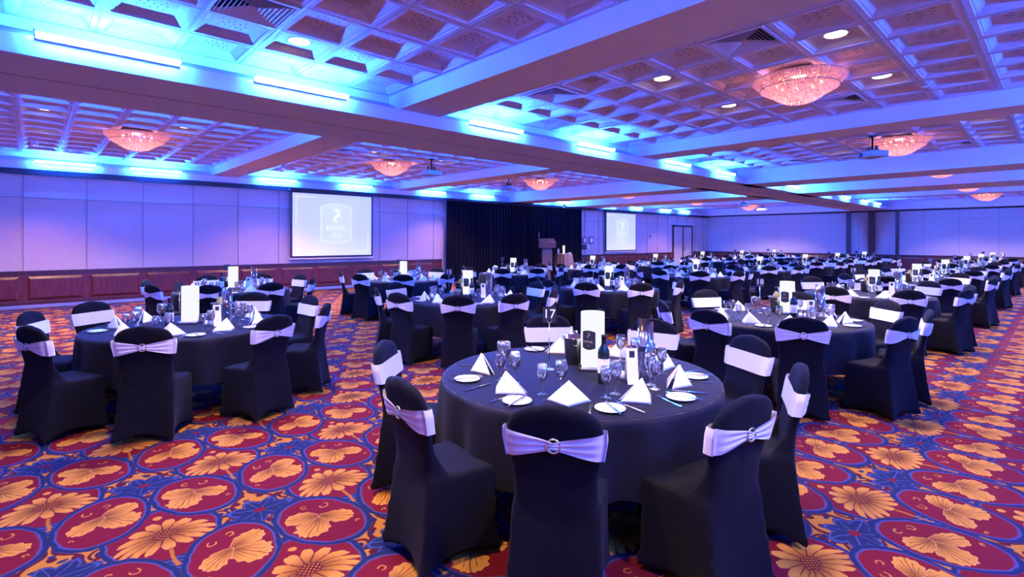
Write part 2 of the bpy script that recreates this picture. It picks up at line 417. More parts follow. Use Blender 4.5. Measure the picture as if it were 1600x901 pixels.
# columns where the folding walls meet the far wall
for i, (ya, yb) in enumerate(((8.14, 8.34), (7.0, 7.30), (5.95, 6.08))):
    mb = MB(); mb.box(XF - .16, XF + .01, ya, yb, 0, Z0); st(mb.build('trim_%d' % (9 + i), M['mahogany_dark']))
mb = MB(); mb.box(19.72, 19.95, YL - .12, YL + .01, 0, Z0 - .14); mb.box(19.66, 19.72, YL - .10, YL + .01, .9, Z0 - .14, 1); st(mb.build('trim_12', M['mahogany_dark'], M['paper']))
# ceiling: slab, main beam, cove sides, cross beams
mb = MB(); mb.box(XB - .3, XF + .3, YR - .6, YL + .6, 3.86, 4.1); st(mb.build('ceiling', M['plaster']))
mb = MB(); mb.prism([(N1, Z0), (F0, Z0), (F0, Z1), (F0 - .28, Z2), (F0 - .28, 3.86), (N1 + .28, 3.86), (N1 + .28, Z2), (N1, Z1)], XB, XF)
st(mb.build('ceiling', M['plaster']))
mb = MB(); mb.prism([(YL, Z0), (YL, Z1), (YL + .28, Z2), (YL + .28, 3.86), (YL + .5, 3.86), (YL + .5, Z0)], XB, XF); st(mb.build('ceiling', M['plaster']))
mb = MB(); mb.prism([(YR, Z0), (YR, Z1), (YR - .28, Z2), (YR - .28, 3.86), (YR - .5, 3.86), (YR - .5, Z0)], XB, XF); st(mb.build('ceiling', M['plaster']))
for x0, x1, z in BEAMS:
    for ya, yb in ((N0, N1), (F0, F1)):
        mb = MB(); mb.box(x0, x1, ya - .28, yb + .28, z, 3.86); st(mb.build('ceiling', M['plaster']))
ZONES = [(N0 - .28, N1 + .28, 13), (F0 - .28, F1 + .28, 14)]
def coffers(mb, x0, x1, nx, y0, y1, ny, skip=(), slots=False):
    px, py = (x1 - x0) / nx, (y1 - y0) / ny
    def ring(cx, cy, hx, hy, z): return [(cx - hx, cy - hy, z), (cx + hx, cy - hy, z), (cx + hx, cy + hy, z), (cx - hx, cy + hy, z)]
    for i in range(nx):
        for j in range(ny):
            cx, cy = x0 + (i + .5) * px, y0 + (j + .5) * py
            if (i, j) in skip: continue
            rs = [ring(cx, cy, px / 2 - .012, py / 2 - .012, ZC), ring(cx, cy, px / 2 - .052, py / 2 - .052, ZC),
                  ring(cx, cy, px / 2 - .057, py / 2 - .057, ZC + .016), ring(cx, cy, px / 2 - .070, py / 2 - .070, ZC + .018),
                  ring(cx, cy, px / 2 - .125, py / 2 - .125, ZC + .068)]
            vs = [p for r_ in rs for p in r_]; fs = []
            for a in range(4):
                for e in range(4): fs.append((a * 4 + e, a * 4 + (e + 1) % 4, a * 4 + 4 + (e + 1) % 4, a * 4 + 4 + e))
            fs.append((16, 17, 18, 19)); mb.add(vs, fs)
            if slots:
                for sy in range(3):
                    for sx in range(5):
                        qx = cx - .10 + sx * .05 + (sy % 2) * .018; qy = cy - .09 + sy * .09 - (sx % 2) * .03
                        mb.box(qx - .003, qx + .003, qy - .018, qy + .018, ZC + .066, ZC + .069, 2)
    for i in range(nx + 1): mb.box(x0 + i * px - .012, x0 + i * px + .012, y0, y1, ZC - .004, ZC + .012, 1)
    for j in range(ny + 1): mb.box(x0, x1, y0 + j * py - .012, y0 + j * py + .012, ZC - .003, ZC + .013, 1)
VENTS = {(0, 0): [(3, 10), (5, 4)], (1, 0): [(1, 6), (1, 10), (6, 6)], (2, 0): [(1, 10), (6, 10), (6, 5)], (4, 0): [(3, 6)],
         (0, 1): [(2, 12)], (1, 1): [(1, 5), (1, 12), (5, 12)], (2, 1): [(1, 6), (5, 12)], (4, 1): [(3, 6)]}
def bayname(b, z): return ('first', 'second', 'third', 'fourth', 'fifth', 'sixth')[b] + (' ceiling bay on the right' if z == 0 else ' ceiling bay on the left')
def vent_proto():
    root = empty('air_vent'); fr = MB(); s = .31
    for r0, r1 in ((s, s - .03),):
        for a, b, c, d in ((-r0, r0, -r0, -r1), (-r0, r0, r1, r0), (-r0, -r1, -r1, r1), (r1, r0, -r1, r1)): fr.box(a, b, c, d, -.012, .004)
    fo = fr.build('frame', M['plaster'], parent=root)
    lv = MB()
    for k in range(7):
        r0 = s - .045 - k * .036
        zz = -.012 + .002 * k
        for rot in range(4):
            Mr = Matrix.Rotation(rot * PI / 2, 4, 'Z')
            vs = [Mr @ Vector(p) for p in ((-r0, -r0, zz), (r0, -r0, zz), (r0 - .028, -r0 + .028, zz + .034), (-r0 + .028, -r0 + .028, zz + .034))]
            lv.add(vs + [v + Vector((0, 0, .002)) for v in vs], [(0, 1, 2, 3), (7, 6, 5, 4), (0, 4, 5, 1), (2, 6, 7, 3)])
    lo = lv.build('louvre', M['plaster'], parent=root)
    bk = MB().box(-s + .02, s - .02, -s + .02, s - .02, .05, .06).build('duct_backing', M['slot'], parent=root)
    return reg(root, fo, lo, bk)
vent0 = vent_proto(); vused = False
def downlight_proto():
    root = empty('downlight'); t = MB().lathe([(.105, .0), (.125, -.004), (.128, .008)], 28).build('trim_ring', M['plaster'], parent=root)
    d = MB().lathe([(.0001, -.004), (.10, -.004), (.104, .006)], 28, smooth=False).build('lens', M['disc'], parent=root)
    return reg(root, t, d)
down0 = downlight_proto(); dused = False
dl_light = bpy.data.lights.new('downlight_beam', 'SPOT'); dl_light.energy = DOWN_W; dl_light.color = DOWN_COL
dl_light.spot_size = R(118); dl_light.spot_blend = .5; dl_light.shadow_soft_size = .09
def beamfor(parent, z=-.03):
    o = bpy.data.objects.new('downlight_beam', dl_light); o.parent = parent; o.location = (0, 0, z); return link(o)
for bi, (x0, x1, nx) in enumerate(BAYS):
    for zi, (y0, y1, ny) in enumerate(ZONES):
        px, py = (x1 - x0) / nx, (y1 - y0) / ny
        vts = [v for v in VENTS.get((bi, zi), []) if v[0] < nx]
        mb = MB(); coffers(mb, x0, x1, nx, y0, y1, ny, skip=vts, slots=(zi == 0 and bi < 2))
        st(mb.build('ceiling', M['tile'], M['tgrid'], M['slot'], fix=False))
        for (i, j) in vts:
            o = vent0 if not vused else clone(vent0); vused = True
            o.location = (x0 + (i + .5) * px, y0 + (j + .5) * py, ZC)
            tag(o, 'square louvred air vent in the %s, %s end, %s side' % (bayname(bi, zi), 'near' if i < nx / 2 else 'far', 'window' if 0 else ('left' if j > ny / 2 else 'right')), 'air vent', 'air vents in the ceiling')
        # four downlights about the chandelier
        cyy = (y0 + y1) / 2
        spots = {(0, 0): [(4, 11), (4, 2), (2, 5), (2, 8)], (3, 0): [(1, 4), (2, 8)]}.get((bi, zi))  # second pair in the first bay is unseen, added to warm the front table
        if spots is None:
            c = nx // 2; cj = ny // 2; a_, b_ = (c - 2, c + 1) if nx > 5 else (1, 2)
            spots = [(a_, cj - 2), (b_, cj - 2), (a_, cj + 2 - zi), (b_, cj + 2 - zi)]
            if (bi, zi) == (1, 0): spots = [(2, 5), (5, 5), (2, 8), (5, 8)]
        for (i, j) in spots:
            o = down0 if not dused else clone(down0); dused = True
            o.location = (x0 + (i + .5) * px, y0 + (j + .5) * py, ZC + .068)
            beamfor(o)
            tag(o, 'round glowing downlight in the %s, %s end, %s side' % (bayname(bi, zi), 'near' if i < nx / 2 else 'far', 'left' if j > ny / 2 else 'right'), 'downlight', 'round downlights in the coffered ceiling')
# round speaker grilles
sp_me = MB().lathe([(.0001, -.006), (.10, -.006), (.112, 0), (.112, .01)], 24).mesh('ceiling_speaker', M['ink'])
for (b, i, j, t) in ((0, 4, 9, 'near the top edge of the photo'), (1, 1, 9, 'beside the first louvred vent')):
    x0, x1, nx = BAYS[b]; y0, y1, ny = ZONES[0]
    o = mobj('ceiling_speaker', sp_me, None, (x0 + (i + .5) * (x1 - x0) / nx, y0 + (j + .5) * (y1 - y0) / ny, ZC + .066))
    tag(o, 'round dark speaker grille in a ceiling coffer, ' + t, 'speaker', 'ceiling speakers')
sm = MB().tube([(.035 * math.cos(2 * PI * k / 16), .035 * math.sin(2 * PI * k / 16), -.01) for k in range(16)], .006, 6, closed=True).lathe([(.0001, -.02), (.02, -.016), (.022, 0)], 12)
o = sm.build('smoke_detector', M['paper'], loc=(8.6, 1.25, ZC - .0)); tag(o, 'small round ceiling detector beyond the pink chandelier', 'detector')

# ------------------------------------------------------------------ cove tubes
def tube_proto(L, name):
    root = empty(name)
    t = MB().tube([(-L / 2, 0, 0), (L / 2, 0, 0)], .022, 8).build('tube', M['tube'], parent=root)
    ch = [t]
    b = MB().box(-L / 2, L / 2, .022, .054, -.034, -.022).build('batten', M['plaster'], parent=root); ch.append(b)
    for s in (-1, 1):
        h = MB().tube([(s * L / 2, .05, -.04), (s * (L / 2 + .005), .045, .02), (s * (L / 2 + .01), .0, .045), (s * (L / 2 + .005), -.03, .02), (s * L / 2, -.02, -.02), (s * L / 2, .01, -.03)], .005, 6).build('bracket', M['steel'], parent=root); ch.append(h)
    return reg(root, *ch)
TUBEX = [(.55, 1.10), (2.37, 1.10), (5.46, 1.08), (8.04, 1.10), (11.15, 1.12), (13.64, 1.15), (17.2, .9), (18.7, .9), (22.4, 1.1), (24.9, 1.1), (28.0, 1.1), (30.3, 1.1)]
tp = tube_proto(1.1, 'cove_light'); tu = False
LN = [('main beam, right face', N1 - .055, 0), ('main beam, left face', F0 + .055, PI), ('left wall cove', YL - .055, 0), ('right wall cove', YR + .055, PI)]
ordn = ['first', 'second', 'third', 'fourth', 'fifth', 'sixth', 'seventh', 'eighth', 'ninth', 'tenth', 'eleventh', 'twelfth']
for ln, (nm, yy, rz) in enumerate(LN):
    for k, (cx, L) in enumerate(TUBEX):
        o = tp if not tu else clone(tp); tu = True
        o.location = (cx, yy, 3.465); o.rotation_euler = (0, 0, rz)
        tag(o, 'blue fluorescent cove light, %s from the camera end of the %s' % (ordn[k], nm), 'cove light', 'blue fluorescent cove lights')

# ------------------------------------------------------------------ chandeliers
def chandelier_proto():
    root = empty('chandelier')
    plate = MB().lathe([(.0001, .02), (.30, .02), (.30, -.01), (.28, -.03), (.0001, -.03)], 32).build('ceiling_plate', M['steel'], parent=root)
    ch = [plate]
    prof = []                       # rings of beads: radius, height
    for k in range(7): t = k / 6; prof.append((.515 - .012 * k * k / 6 - .01 * k, -.035 - .105 * t))
    for k in range(8): t = k / 7; prof.append((.425 - .16 * t, -.150 - .085 * t))
    for k in range(9): t = k / 8; prof.append((.255 * (1 - t) ** .8 + .015, -.240 - .085 * t - .02 * math.sin(t * PI)))
    mb = MB()
    rnd = random.Random(3)
    for r, z in prof:
        n = max(6, int(2 * PI * r / .027)); a0 = rnd.random()
        for i in range(n):
            a = a0 + 2 * PI * i / n; c = Vector((r * math.cos(a), r * math.sin(a), z + rnd.uniform(-.003, .003)))
            rad = Vector((math.cos(a), math.sin(a), 0)); tan = Vector((-math.sin(a), math.cos(a), 0)); s = .0135
            vs = [c + Vector((0, 0, s * 1.2)), c + rad * s, c + tan * s, c - rad * s, c - tan * s, c - Vector((0, 0, s * 1.4))]
            mb.add(vs, [(0, 1, 2), (0, 2, 3), (0, 3, 4), (0, 4, 1), (5, 2, 1), (5, 3, 2), (5, 4, 3), (5, 1, 4)])
    ch.append(mb.build('crystal_beads', M['crystal'], parent=root))
    fr = MB()
    for r, z in ((.52, -.028), (.44, -.145), (.26, -.238)):
        fr.tube([(r * math.cos(2 * PI * k / 40), r * math.sin(2 * PI * k / 40), z) for k in range(40)], .006, 5, closed=True)
    for k in range(8):
        a = 2 * PI * k / 8; c, s = math.cos(a), math.sin(a)
        fr.tube([(.27 * c, .27 * s, -.02), (.52 * c, .52 * s, -.028), (.44 * c, .44 * s, -.145), (.26 * c, .26 * s, -.238), (.02 * c, .02 * s, -.33)], .004, 4)
    ch.append(fr.build('frame', M['gold'], parent=root))
    for k in range(8):
        a = 2 * PI * (k + .5) / 8
        b = MB().lathe([(.0001, -.035), (.016, -.022), (.02, -.005), (.012, .02), (.0001, .025)], 8).build('bulb', M['bulb'], parent=root, loc=(.24 * math.cos(a), .24 * math.sin(a), -.085)); ch.append(b)
    return reg(root, *ch)
chl = bpy.data.lights.new('chandelier_glow', 'POINT'); chl.energy = CHAND_W; chl.color = CHAND_COL; chl.shadow_soft_size = .12
cp = chandelier_proto(); cu = False
for bi, (x0, x1, nx) in enumerate(BAYS):
    for zi, (y0, y1, ny) in enumerate(ZONES):
        cx = (x0 + x1) / 2; cy = (y0 + y1) / 2
        if (bi, zi) == (0, 1): cx = 1.45
        o = cp if not cu else clone(cp); cu = True
        o.location = (cx, cy, ZC + .0)
        for dz, e in ((-.10, 1.0),):
            l = bpy.data.objects.new('chandelier_glow', chl); l.parent = o; l.location = (0, 0, dz); link(l)
        tag(o, 'round crystal bead chandelier in the %s' % bayname(bi, zi), 'chandelier', 'crystal chandeliers')
# warm wall washers recessed close to the walls
wl = bpy.data.lights.new('wall_washer_beam', 'SPOT'); wl.energy = 330; wl.color = WASH_COL; wl.spot_size = R(112); wl.spot_blend = .55; wl.shadow_soft_size = .04
wused = None
wl2 = wl.copy(); wl2.energy = 200; wl2.spot_blend = 1.0
WASH = [(5.0, 14.6, 'left wall before the big screen'), (11.2, 14.9, 'left wall before the curtain'), (27.2, 14.5, 'left wall before the double door'), (0.0, 14.6, 'left wall at the near end'),
        (31.6, 11.5, 'far wall, left half'), (31.6, 3.0, 'far wall, right half')]
for x, y, t in WASH:
    if wused is None:
        wused = empty('wall_washer'); a_ = MB().lathe([(.04, .0), (.05, -.01), (.055, .03), (.05, .09), (.0001, .095)], 16).build('housing', M['plaster'], parent=wused)
        b_ = MB().lathe([(.0001, .002), (.04, .0)], 16, smooth=False).build('lens', M['spot_head'], parent=wused); reg(wused, a_, b_); o = wused
    else: o = clone(wused)
    bx = [b for b in BAYS if b[0] <= x <= b[1]]
    o.location = (x, y, ZC - .10 if bx else Z0 - .10)
    l = bpy.data.objects.new('wall_washer_beam', wl if x < 30 else wl2); l.parent = o; l.location = (0, 0, -.02)
    link(l)
    tag(o, 'small warm spotlight above the ' + t, 'spotlight', 'wall washer spotlights')

# ------------------------------------------------------------------ text
FONTC = {}
def text_mesh(s, size, m, extrude=.0008):
    k = (s, size, m.name)
    if k in FONTC: return FONTC[k]
    cu_ = bpy.data.curves.new('lettering', 'FONT'); cu_.body = s; cu_.size = size; cu_.align_x = 'CENTER'; cu_.align_y = 'CENTER'; cu_.extrude = extrude
    cu_.resolution_u = 3
    o = bpy.data.objects.new('lettering', cu_); COL.objects.link(o)
    dg = bpy.context.evaluated_depsgraph_get(); me = bpy.data.meshes.new_from_object(o.evaluated_get(dg)); me.materials.clear(); me.materials.append(m)
    bpy.data.objects.remove(o); FONTC[k] = me; return me
def emblem(mb, cx, cz, s, y, th=.001, mi=0):
    """curling crowned S-shaped figure, drawn in the XZ plane"""
    pts = []
    for k in range(22):
        t = k / 21; a = t * 2 * PI * 1.05
        pts.append((cx + s * .30 * math.sin(a) * (1 - .2 * t), y, cz + s * (.55 - 1.1 * t)))
    mb.tube(pts, [s * (.05 + .05 * math.sin(PI * k / 21)) for k in range(22)], 5, mi)
    mb.tube([(cx - s * .25, y, cz + s * .62), (cx - s * .05, y, cz + s * .75), (cx + s * .22, y, cz + s * .66), (cx + s * .3, y, cz + s * .45)], s * .05, 5, mi)
    mb.tube([(cx + s * .1, y, cz + s * .1), (cx + s * .38, y, cz + s * .2), (cx + s * .42, y, cz - s * .05)], s * .04, 5, mi)
def plaque_poly(w_, h, n=8, bulge=.12):
    top = [(-w_ / 2 + w_ * k / n, h / 2 + bulge * h * (math.sin(PI * k / n) - .0)) for k in range(n + 1)]
    bot = [(w_ / 2 - w_ * k / n, -h / 2 - bulge * h * math.sin(PI * k / n)) for k in range(n + 1)]
    return top + bot

# ------------------------------------------------------------------ screens
def screen_mat():
    m = bpy.data.materials.new('projected_image'); m.use_nodes = True; nt = m.node_tree
    b = nt.nodes['Principled BSDF']; b.inputs['Base Color'].default_value = (.8, .8, .8, 1); b.inputs['Roughness'].default_value = .9
    b.inputs['Emission Color'].default_value = (.56, .70, .92, 1); b.inputs['Emission Strength'].default_value = .64; return m
M['proj'] = screen_mat(); M['proj_white'] = emis('projected_white', (.95, .98, 1), 1.05); M['proj_soft'] = M['proj'].copy(); M['proj_soft'].node_tree.nodes['Principled BSDF'].inputs['Emission Strength'].default_value = .76
def screen(x0, x1, z0, z1, label):
    W_, H_ = x1 - x0, z1 - z0
    root = empty('projection_screen', ((x0 + x1) / 2, YL - .16, 0)); y = 0
    MB().box(-W_ / 2 - .06, W_ / 2 + .06, 0, .012, z0 - .05, z1 + .06).build('black_border', M['black'], parent=root)
    s = MB().box(-W_ / 2, W_ / 2, -.006, .0, z0, z1).build('screen_surface', M['proj'], parent=root)
    MB().tube([(-W_ / 2 - .09, 0, z0 - .09), (W_ / 2 + .09, 0, z0 - .09)], .022, 8).build('bottom_bar', M['plaster'], parent=root)
    MB().box(-W_ / 2 - .08, W_ / 2 + .08, -.04, .10, z1 + .05, min(z1 + .15, Z0 - .002)).build('roller_case', M['darkrail'], parent=root)
    mk = MB(); t = .022
    mk.box(-W_ / 2 + .10, -W_ / 2 + .10 + t, -.009, -.007, z1 - .95, z1 - .10); mk.box(-W_ / 2 + .10, -W_ / 2 + .75, -.009, -.007, z1 - .10 - t, z1 - .10)
    mk.box(W_ / 2 - .12 - t, W_ / 2 - .12, -.009, -.007, z0 + .12, z0 + .75); mk.box(W_ / 2 - .7, W_ / 2 - .12, -.009, -.007, z0 + .12, z0 + .12 + t)
    mk.build('projected_corner_lines', M['proj_white'], parent=s)
    cz = (z0 + z1) / 2 + .05; cx = .08
    fr = MB(); P = plaque_poly(1.02, 1.08, 12, .09)
    fr.tube([(cx + p[0], -.010, cz + p[1]) for p in P], .012, 5, closed=True)
    fr.build('projected_emblem_frame', M['proj_white'], parent=s)
    P = plaque_poly(.96, 1.02, 12, .09); bm_ = MB(); bm_.add([(cx + p[0], -.0085, cz + p[1]) for p in P], [tuple(range(len(P)))]); bm_.build('projected_plaque', M['proj_soft'], parent=s)
    e = MB(); emblem(e, cx, cz + .22, .34, -.012)
    for q, ww in ((-.34, .3), (-.42, .42)): e.box(cx - ww / 2, cx + ww / 2, -.012, -.010, cz + q - .015, cz + q + .012)
    e.build('projected_emblem', M['proj_white'], parent=s)
    mobj('projected_lettering', text_mesh('ROYAL', .22, M['proj_white'], .001), s, (cx, -.012, cz - .16), (R(90), 0, 0))
    tag(root, label, 'projection screen', 'projection screens'); return root
screen(5.86, 8.52, 1.12, 3.10, 'large pull-down projection screen with pale emblem, left of the curtain')
screen(21.93, 24.6, 1.10, 3.08, 'farther pull-down projection screen with pale emblem, between curtain and double door')

# ------------------------------------------------------------------ stage curtain
mb = MB(); n = 620; xs0, xs1 = 11.6, 19.66
top = []; vs = []
for k in range(n + 1):
    t = k / n; x = xs0 + (xs1 - xs0) * t
    y = YL - .30 + .05 * math.sin(t * 2 * PI * 46 + 1.3 * math.sin(t * 31)) + .02 * math.sin(t * 2 * PI * 103)
    for z, f in ((.02, 1.0), (1.2, .95), (2.4, .85), (3.15, .6)): vs.append((x, YL - .30 + (y - YL + .30) * f, z))
fs = [(k * 4 + j, (k + 1) * 4 + j, (k + 1) * 4 + j + 1, k * 4 + j + 1) for k in range(n) for j in range(3)]
cur_ = MB().add(vs, fs, 0, True).build('stage_curtain', M['curtain'], fix=False)
tag(cur_, 'long black pleated stage curtain hanging along the left wall', 'curtain')
MB().box(xs0, xs1, YL - .33, YL - .27, 3.14, 3.19).build('curtain_track', M['blackmetal'], parent=cur_)

# door and small wall fittings on the left wall
dr = empty('door_1', (30.08, YL, 0)); st(dr)
mb = MB()
for a, b in ((-1.24, -1.12), (1.12, 1.24), (-.05, .05)): mb.box(a, b, -.06, .0, 0, 2.56)
mb.box(-1.24, 1.24, -.06, .0, 2.48, 2.58); mb.build('door_frame', M['mahogany_dark'], parent=dr)
for s in (-1, 1):
    a, b = sorted((s * .05, s * 1.12)); l = MB().box(a, b, -.03, 0, .0, 2.48).build('door_leaf', M['fabric_wall'], parent=dr)
    MB().tube([(s * .16, -.05, 1.0), (s * .16, -.09, 1.02), (s * .16, -.09, 1.28), (s * .16, -.05, 1.3)], .012, 6).build('handle', M['steel'], parent=l)
fz = [(20.28, 1.62, .30, .30, 'square white notice in a dark frame, upper left of the wall cluster'), (20.82, 1.63, .36, .34, 'larger white notice in a dark frame beside the screen'),
      (20.28, 1.28, .34, .24, 'small dark framed picture, lower left of the wall cluster')]
for x, z, a, b, t in fz:
    o = empty('wall_frame', (x, YL - .01, z)); MB().box(-a / 2, a / 2, -.03, 0, -b / 2, b / 2).build('frame', M['black'], parent=o)
    MB().box(-a / 2 + .05, a / 2 - .05, -.034, -.03, -b / 2 + .05, b / 2 - .05).build('sheet', M['paper'] if z > 1.5 else M['mahogany'], parent=o); tag(o, t, 'frame', 'framed notices by the curtain')
o = MB().lathe([(.0001, .03), (.10, .03), (.12, 0), (.12, -.01)], 20).build('wall_clock', M['paper'], loc=(20.55, YL - .02, 1.28), rot=(R(90), 0, 0)); tag(o, 'small round white wall fitting below the framed notices', 'wall fitting')
o = empty('power_outlet', (2.15, YL - .02, .30)); MB().box(-.11, .11, -.018, 0, -.05, .05).build('cover_plate', M['paper'], parent=o)
MB().box(-.07, -.02, -.022, -.018, -.02, .02).box(.02, .07, -.022, -.018, -.02, .02).build('socket', M['ink'], parent=o); tag(o, 'white double power outlet low on the mahogany panelling', 'power outlet')
o = empty('wall_sensor', (26.35, YL, 1.86)); MB().box(-.03, .03, -.03, 0, -.06, .06).build('body', M['black'], parent=o); tag(o, 'tiny dark wall control beside the orange pool of light', 'wall control')

# ------------------------------------------------------------------ projectors
def projector_proto():
    root = empty('ceiling_projector')
    MBp = MB().tube([(0, 0, .0), (0, 0, -.27)], .018, 10); MBp.lathe([(.07, 0), (.07, -.015), (.02, -.02)], 16)
    p = MBp.build('mounting_pole', M['blackmetal'], parent=root)
    bd = MB().box(-.21, .21, -.17, .17, -.42, -.30); b = bd.build('body', M['projector'], parent=root)
    bv = b.modifiers.new('b', 'BEVEL'); bv.width = .018; bv.segments = 2
    c = MB().box(-.09, .09, -.09, .09, -.30, -.27).box(-.11, -.09, -.03, .03, -.3, -.2).box(.09, .11, -.03, .03, -.3, -.2).build('bracket', M['blackmetal'], parent=root)
    l = MB().lathe([(.045, 0), (.045, .04), (.036, .045), (.0001, .035)], 16).build('lens', M['lens'], parent=root, loc=(.09, .17, -.36), rot=(R(-90), 0, 0))
    g = MB()
    for k in range(6): g.box(.208, .213, -.13 + k * .04, -.11 + k * .04, -.40, -.33)
    gr = g.build('vent_grille', M['black'], parent=root)
    cb = MB().tube([(.03, 0, -.02), (.08, .02, -.08), (.06, .03, -.16), (.03, .02, -.27)], .005, 5).tube([(-.02, 0, -.01), (.12, -.03, -.03), (.1, -.02, -.14), (.0, 0, -.25)], .004, 5).build('cable', M['black'], parent=root)
    return reg(root, p, b, c, l, gr, cb)
pp = projector_proto(); pu = False
for (x, y, z, rz, t) in ((7.35, 10.9, ZC, 0, 'projector hanging left of the main beam, facing the large screen'), (12.0, 2.55, ZC, R(50), 'dark projector hanging in front of the right-hand chandelier'),
                         (11.3, 12.3, ZC, R(15), 'projector hanging near the stage curtain, left of a chandelier'), (25.2, 10.6, ZC, R(-20), 'projector hanging far off above the back tables'),
                         (29.3, 11.3, ZC, R(-30), 'small far projector beside the last left chandelier')):
    o = pp if not pu else clone(pp); pu = True
    o.location = (x, y, z); o.rotation_euler = (0, 0, rz); tag(o, t, 'projector', 'ceiling projectors')
o = empty('stage_light', (17.8, YL - .7, Z0 + .0)); MB().tube([(-.35, 0, -.03), (.35, 0, -.03)], .015, 6).tube([(-.3, 0, -.03), (-.3, 0, .18)], .008, 5).build('bar', M['blackmetal'], parent=o)
MB().lathe([(.06, 0), (.05, .12), (.0001, .13)], 12).build('lamp_head', M['black'], parent=o, loc=(.15, 0, -.12), rot=(R(20), 0, 0))
MB().lathe([(.0001, 0), (.045, 0)], 12, smooth=False).build('lens', M['spot_head'], parent=o, loc=(.15, 0, -.125), rot=(R(20), 0, 0)); tag(o, 'small stage spotlight bar high before the black curtain', 'stage light')

# ------------------------------------------------------------------ lectern corner
o = empty('lectern', (16.35, 15.35, 0), R(-38))
MB().box(-.33, .33, -.25, .25, 0, .05).build('base', M['lectern'], parent=o)
MB().prism([(-.22, -.18), (.22, -.18), (.22, .18), (-.22, .18)], .05, 1.12, 'z').build('column', M['lectern'], parent=o)
MB().box(-.2, .2, -.14, .14, 1.12, 1.20).build('neck', M['black'], parent=o)
MB().prism([(-.26, 1.20), (-.30, 1.42), (.28, 1.58), (.28, 1.20)], -.36, .36, 'x').build('reading_desk', M['lectern'], parent=o)
MB().tube([(-.34, -.2, 1.4), (-.36, -.2, 1.62), (-.37, -.26, 1.80)], .008, 6).lathe([(.0001, .0), (.018, .01), (.018, .05), (.0001, .06)], 8, c=(-.37, -.27, 1.79)).build('microphone', M['steel'], parent=o)
o.scale = (1, 1, 1.08); tag(o, 'tall brown wooden lectern with gooseneck microphone before the curtain', 'lectern')
def skirt(r, z1, z0, nf, amp, seed=0, flare=.04, n=144, levels=9):
    rnd = random.Random(seed); ph = [rnd.uniform(0, 6.28) for _ in range(3)]
    vs = [(0, 0, z1)]; fs = []
    rings = [(r * .55, z1, 0)] + [(r * .97, z1, 0), (r + .0, z1 - .006, .0), (r + .012, z1 - .03, .12)] + [(r + .014 + flare * ((k + 1) / levels), z1 - .03 - (z1 - z0 - .03) * (k + 1) / levels, .25 + .75 * (k + 1) / levels) for k in range(levels)]
    for rr, z, f in rings:
        for k in range(n):
            a = 2 * PI * k / n
            wv = math.sin(a * nf + ph[0] + .6 * math.sin(3 * a + ph[1])) * .6 + .4 * math.sin(a * (nf * 1.7 // 1) + ph[2])
            q = rr + amp * f * wv - (amp * .5 * f)
            vs.append((q * math.cos(a), q * math.sin(a), z))
    for k in range(n): fs.append((0, 1 + k, 1 + (k + 1) % n))
    for i in range(len(rings) - 1):
        for k in range(n):
            a_, b_ = 1 + i * n + k, 1 + i * n + (k + 1) % n; fs.append((a_, a_ + n, b_ + n, b_))
    return MB().add(vs, fs, 0, True)
o = empty('side_table', (17.3, 15.2, 0)); MB().lathe([(.28, 0), (.28, .02), (.03, .04), (.03, 1.0), (.36, 1.0), (.36, 1.02), (.0001, 1.02)], 20).build('pedestal', M['blackmetal'], parent=o)
tag(o, 'small high round table under bronze cloth beside the lectern', 'table')
o = skirt(.37, 1.03, .45, 9, .045, 5, .08).build('bronze_tablecloth', M['brown_cloth'], loc=(17.3, 15.2, 0), fix=False); tag(o, 'bronze brown cloth draped over the small table beside the lectern', 'tablecloth')
o = MB().lathe([(.0001, 0), (.05, 0), (.05, .36), (.0001, .36)], 16).build('white_candle', M['lampglow'], loc=(17.1, 15.02, 1.035)); tag(o, 'white lit cylinder standing on the bronze cloth', 'lamp')
o = MB().lathe([(.0001, 0), (.05, .0), (.09, .05), (.085, .05), (.0001, .01)], 16).build('serving_bowl', M['china'], loc=(17.45, 15.0, 1.035)); tag(o, 'small white bowl on the bronze cloth beside the lectern', 'bowl')
o = MB().lathe([(.0001, 0), (.035, .0), (.035, .16), (.012, .2), (.012, .24), (.0001, .24)], 12).build('water_bottle', M['paper'], loc=(17.0, 15.25, 1.035)); tag(o, 'small white water bottle at the edge of the bronze cloth', 'bottle')

# ------------------------------------------------------------------ the covered chair
def remeshed(mb, name, material, voxel=.013, smooth=14):
    o = mb.build('temporary_shape', material)
    r_ = o.modifiers.new('r', 'REMESH'); r_.mode = 'VOXEL'; r_.voxel_size = voxel; r_.use_smooth_shade = True
    s_ = o.modifiers.new('s', 'SMOOTH'); s_.iterations = smooth; s_.factor = .5
    d_ = o.modifiers.new('d', 'DECIMATE'); d_.ratio = .45
    dg = bpy.context.evaluated_depsgraph_get(); me = bpy.data.meshes.new_from_object(o.evaluated_get(dg)); me.name = name
    bpy.data.objects.remove(o); me.polygons.foreach_set('use_smooth', [True] * len(me.polygons)); return me
CH_H = .955
def back_half_width(z):
    # tapered stretch back: waist near seat height, widest at the shoulders, arched top
    P = [(0, .225), (.2, .208), (.42, .188), (.55, .184), (.70, .200), (.80, .215), (.86, .212), (.90, .190), (.93, .150), (.948, .10), (CH_H, .03)]
    for (a, b), (c, d) in zip(P, P[1:]):
        if z <= c: return b + (d - b) * (z - a) / (c - a)
    return .03
def back_x(z):   # rear surface of the back
    P = [(0, -.02), (.15, .012), (.45, .055), (.6, .045), (.8, .005), (.92, -.022), (CH_H, -.02)]
    for (a, b), (c, d) in zip(P, P[1:]):
        if z <= c: return b + (d - b) * (z - a) / (c - a)
    return -.02
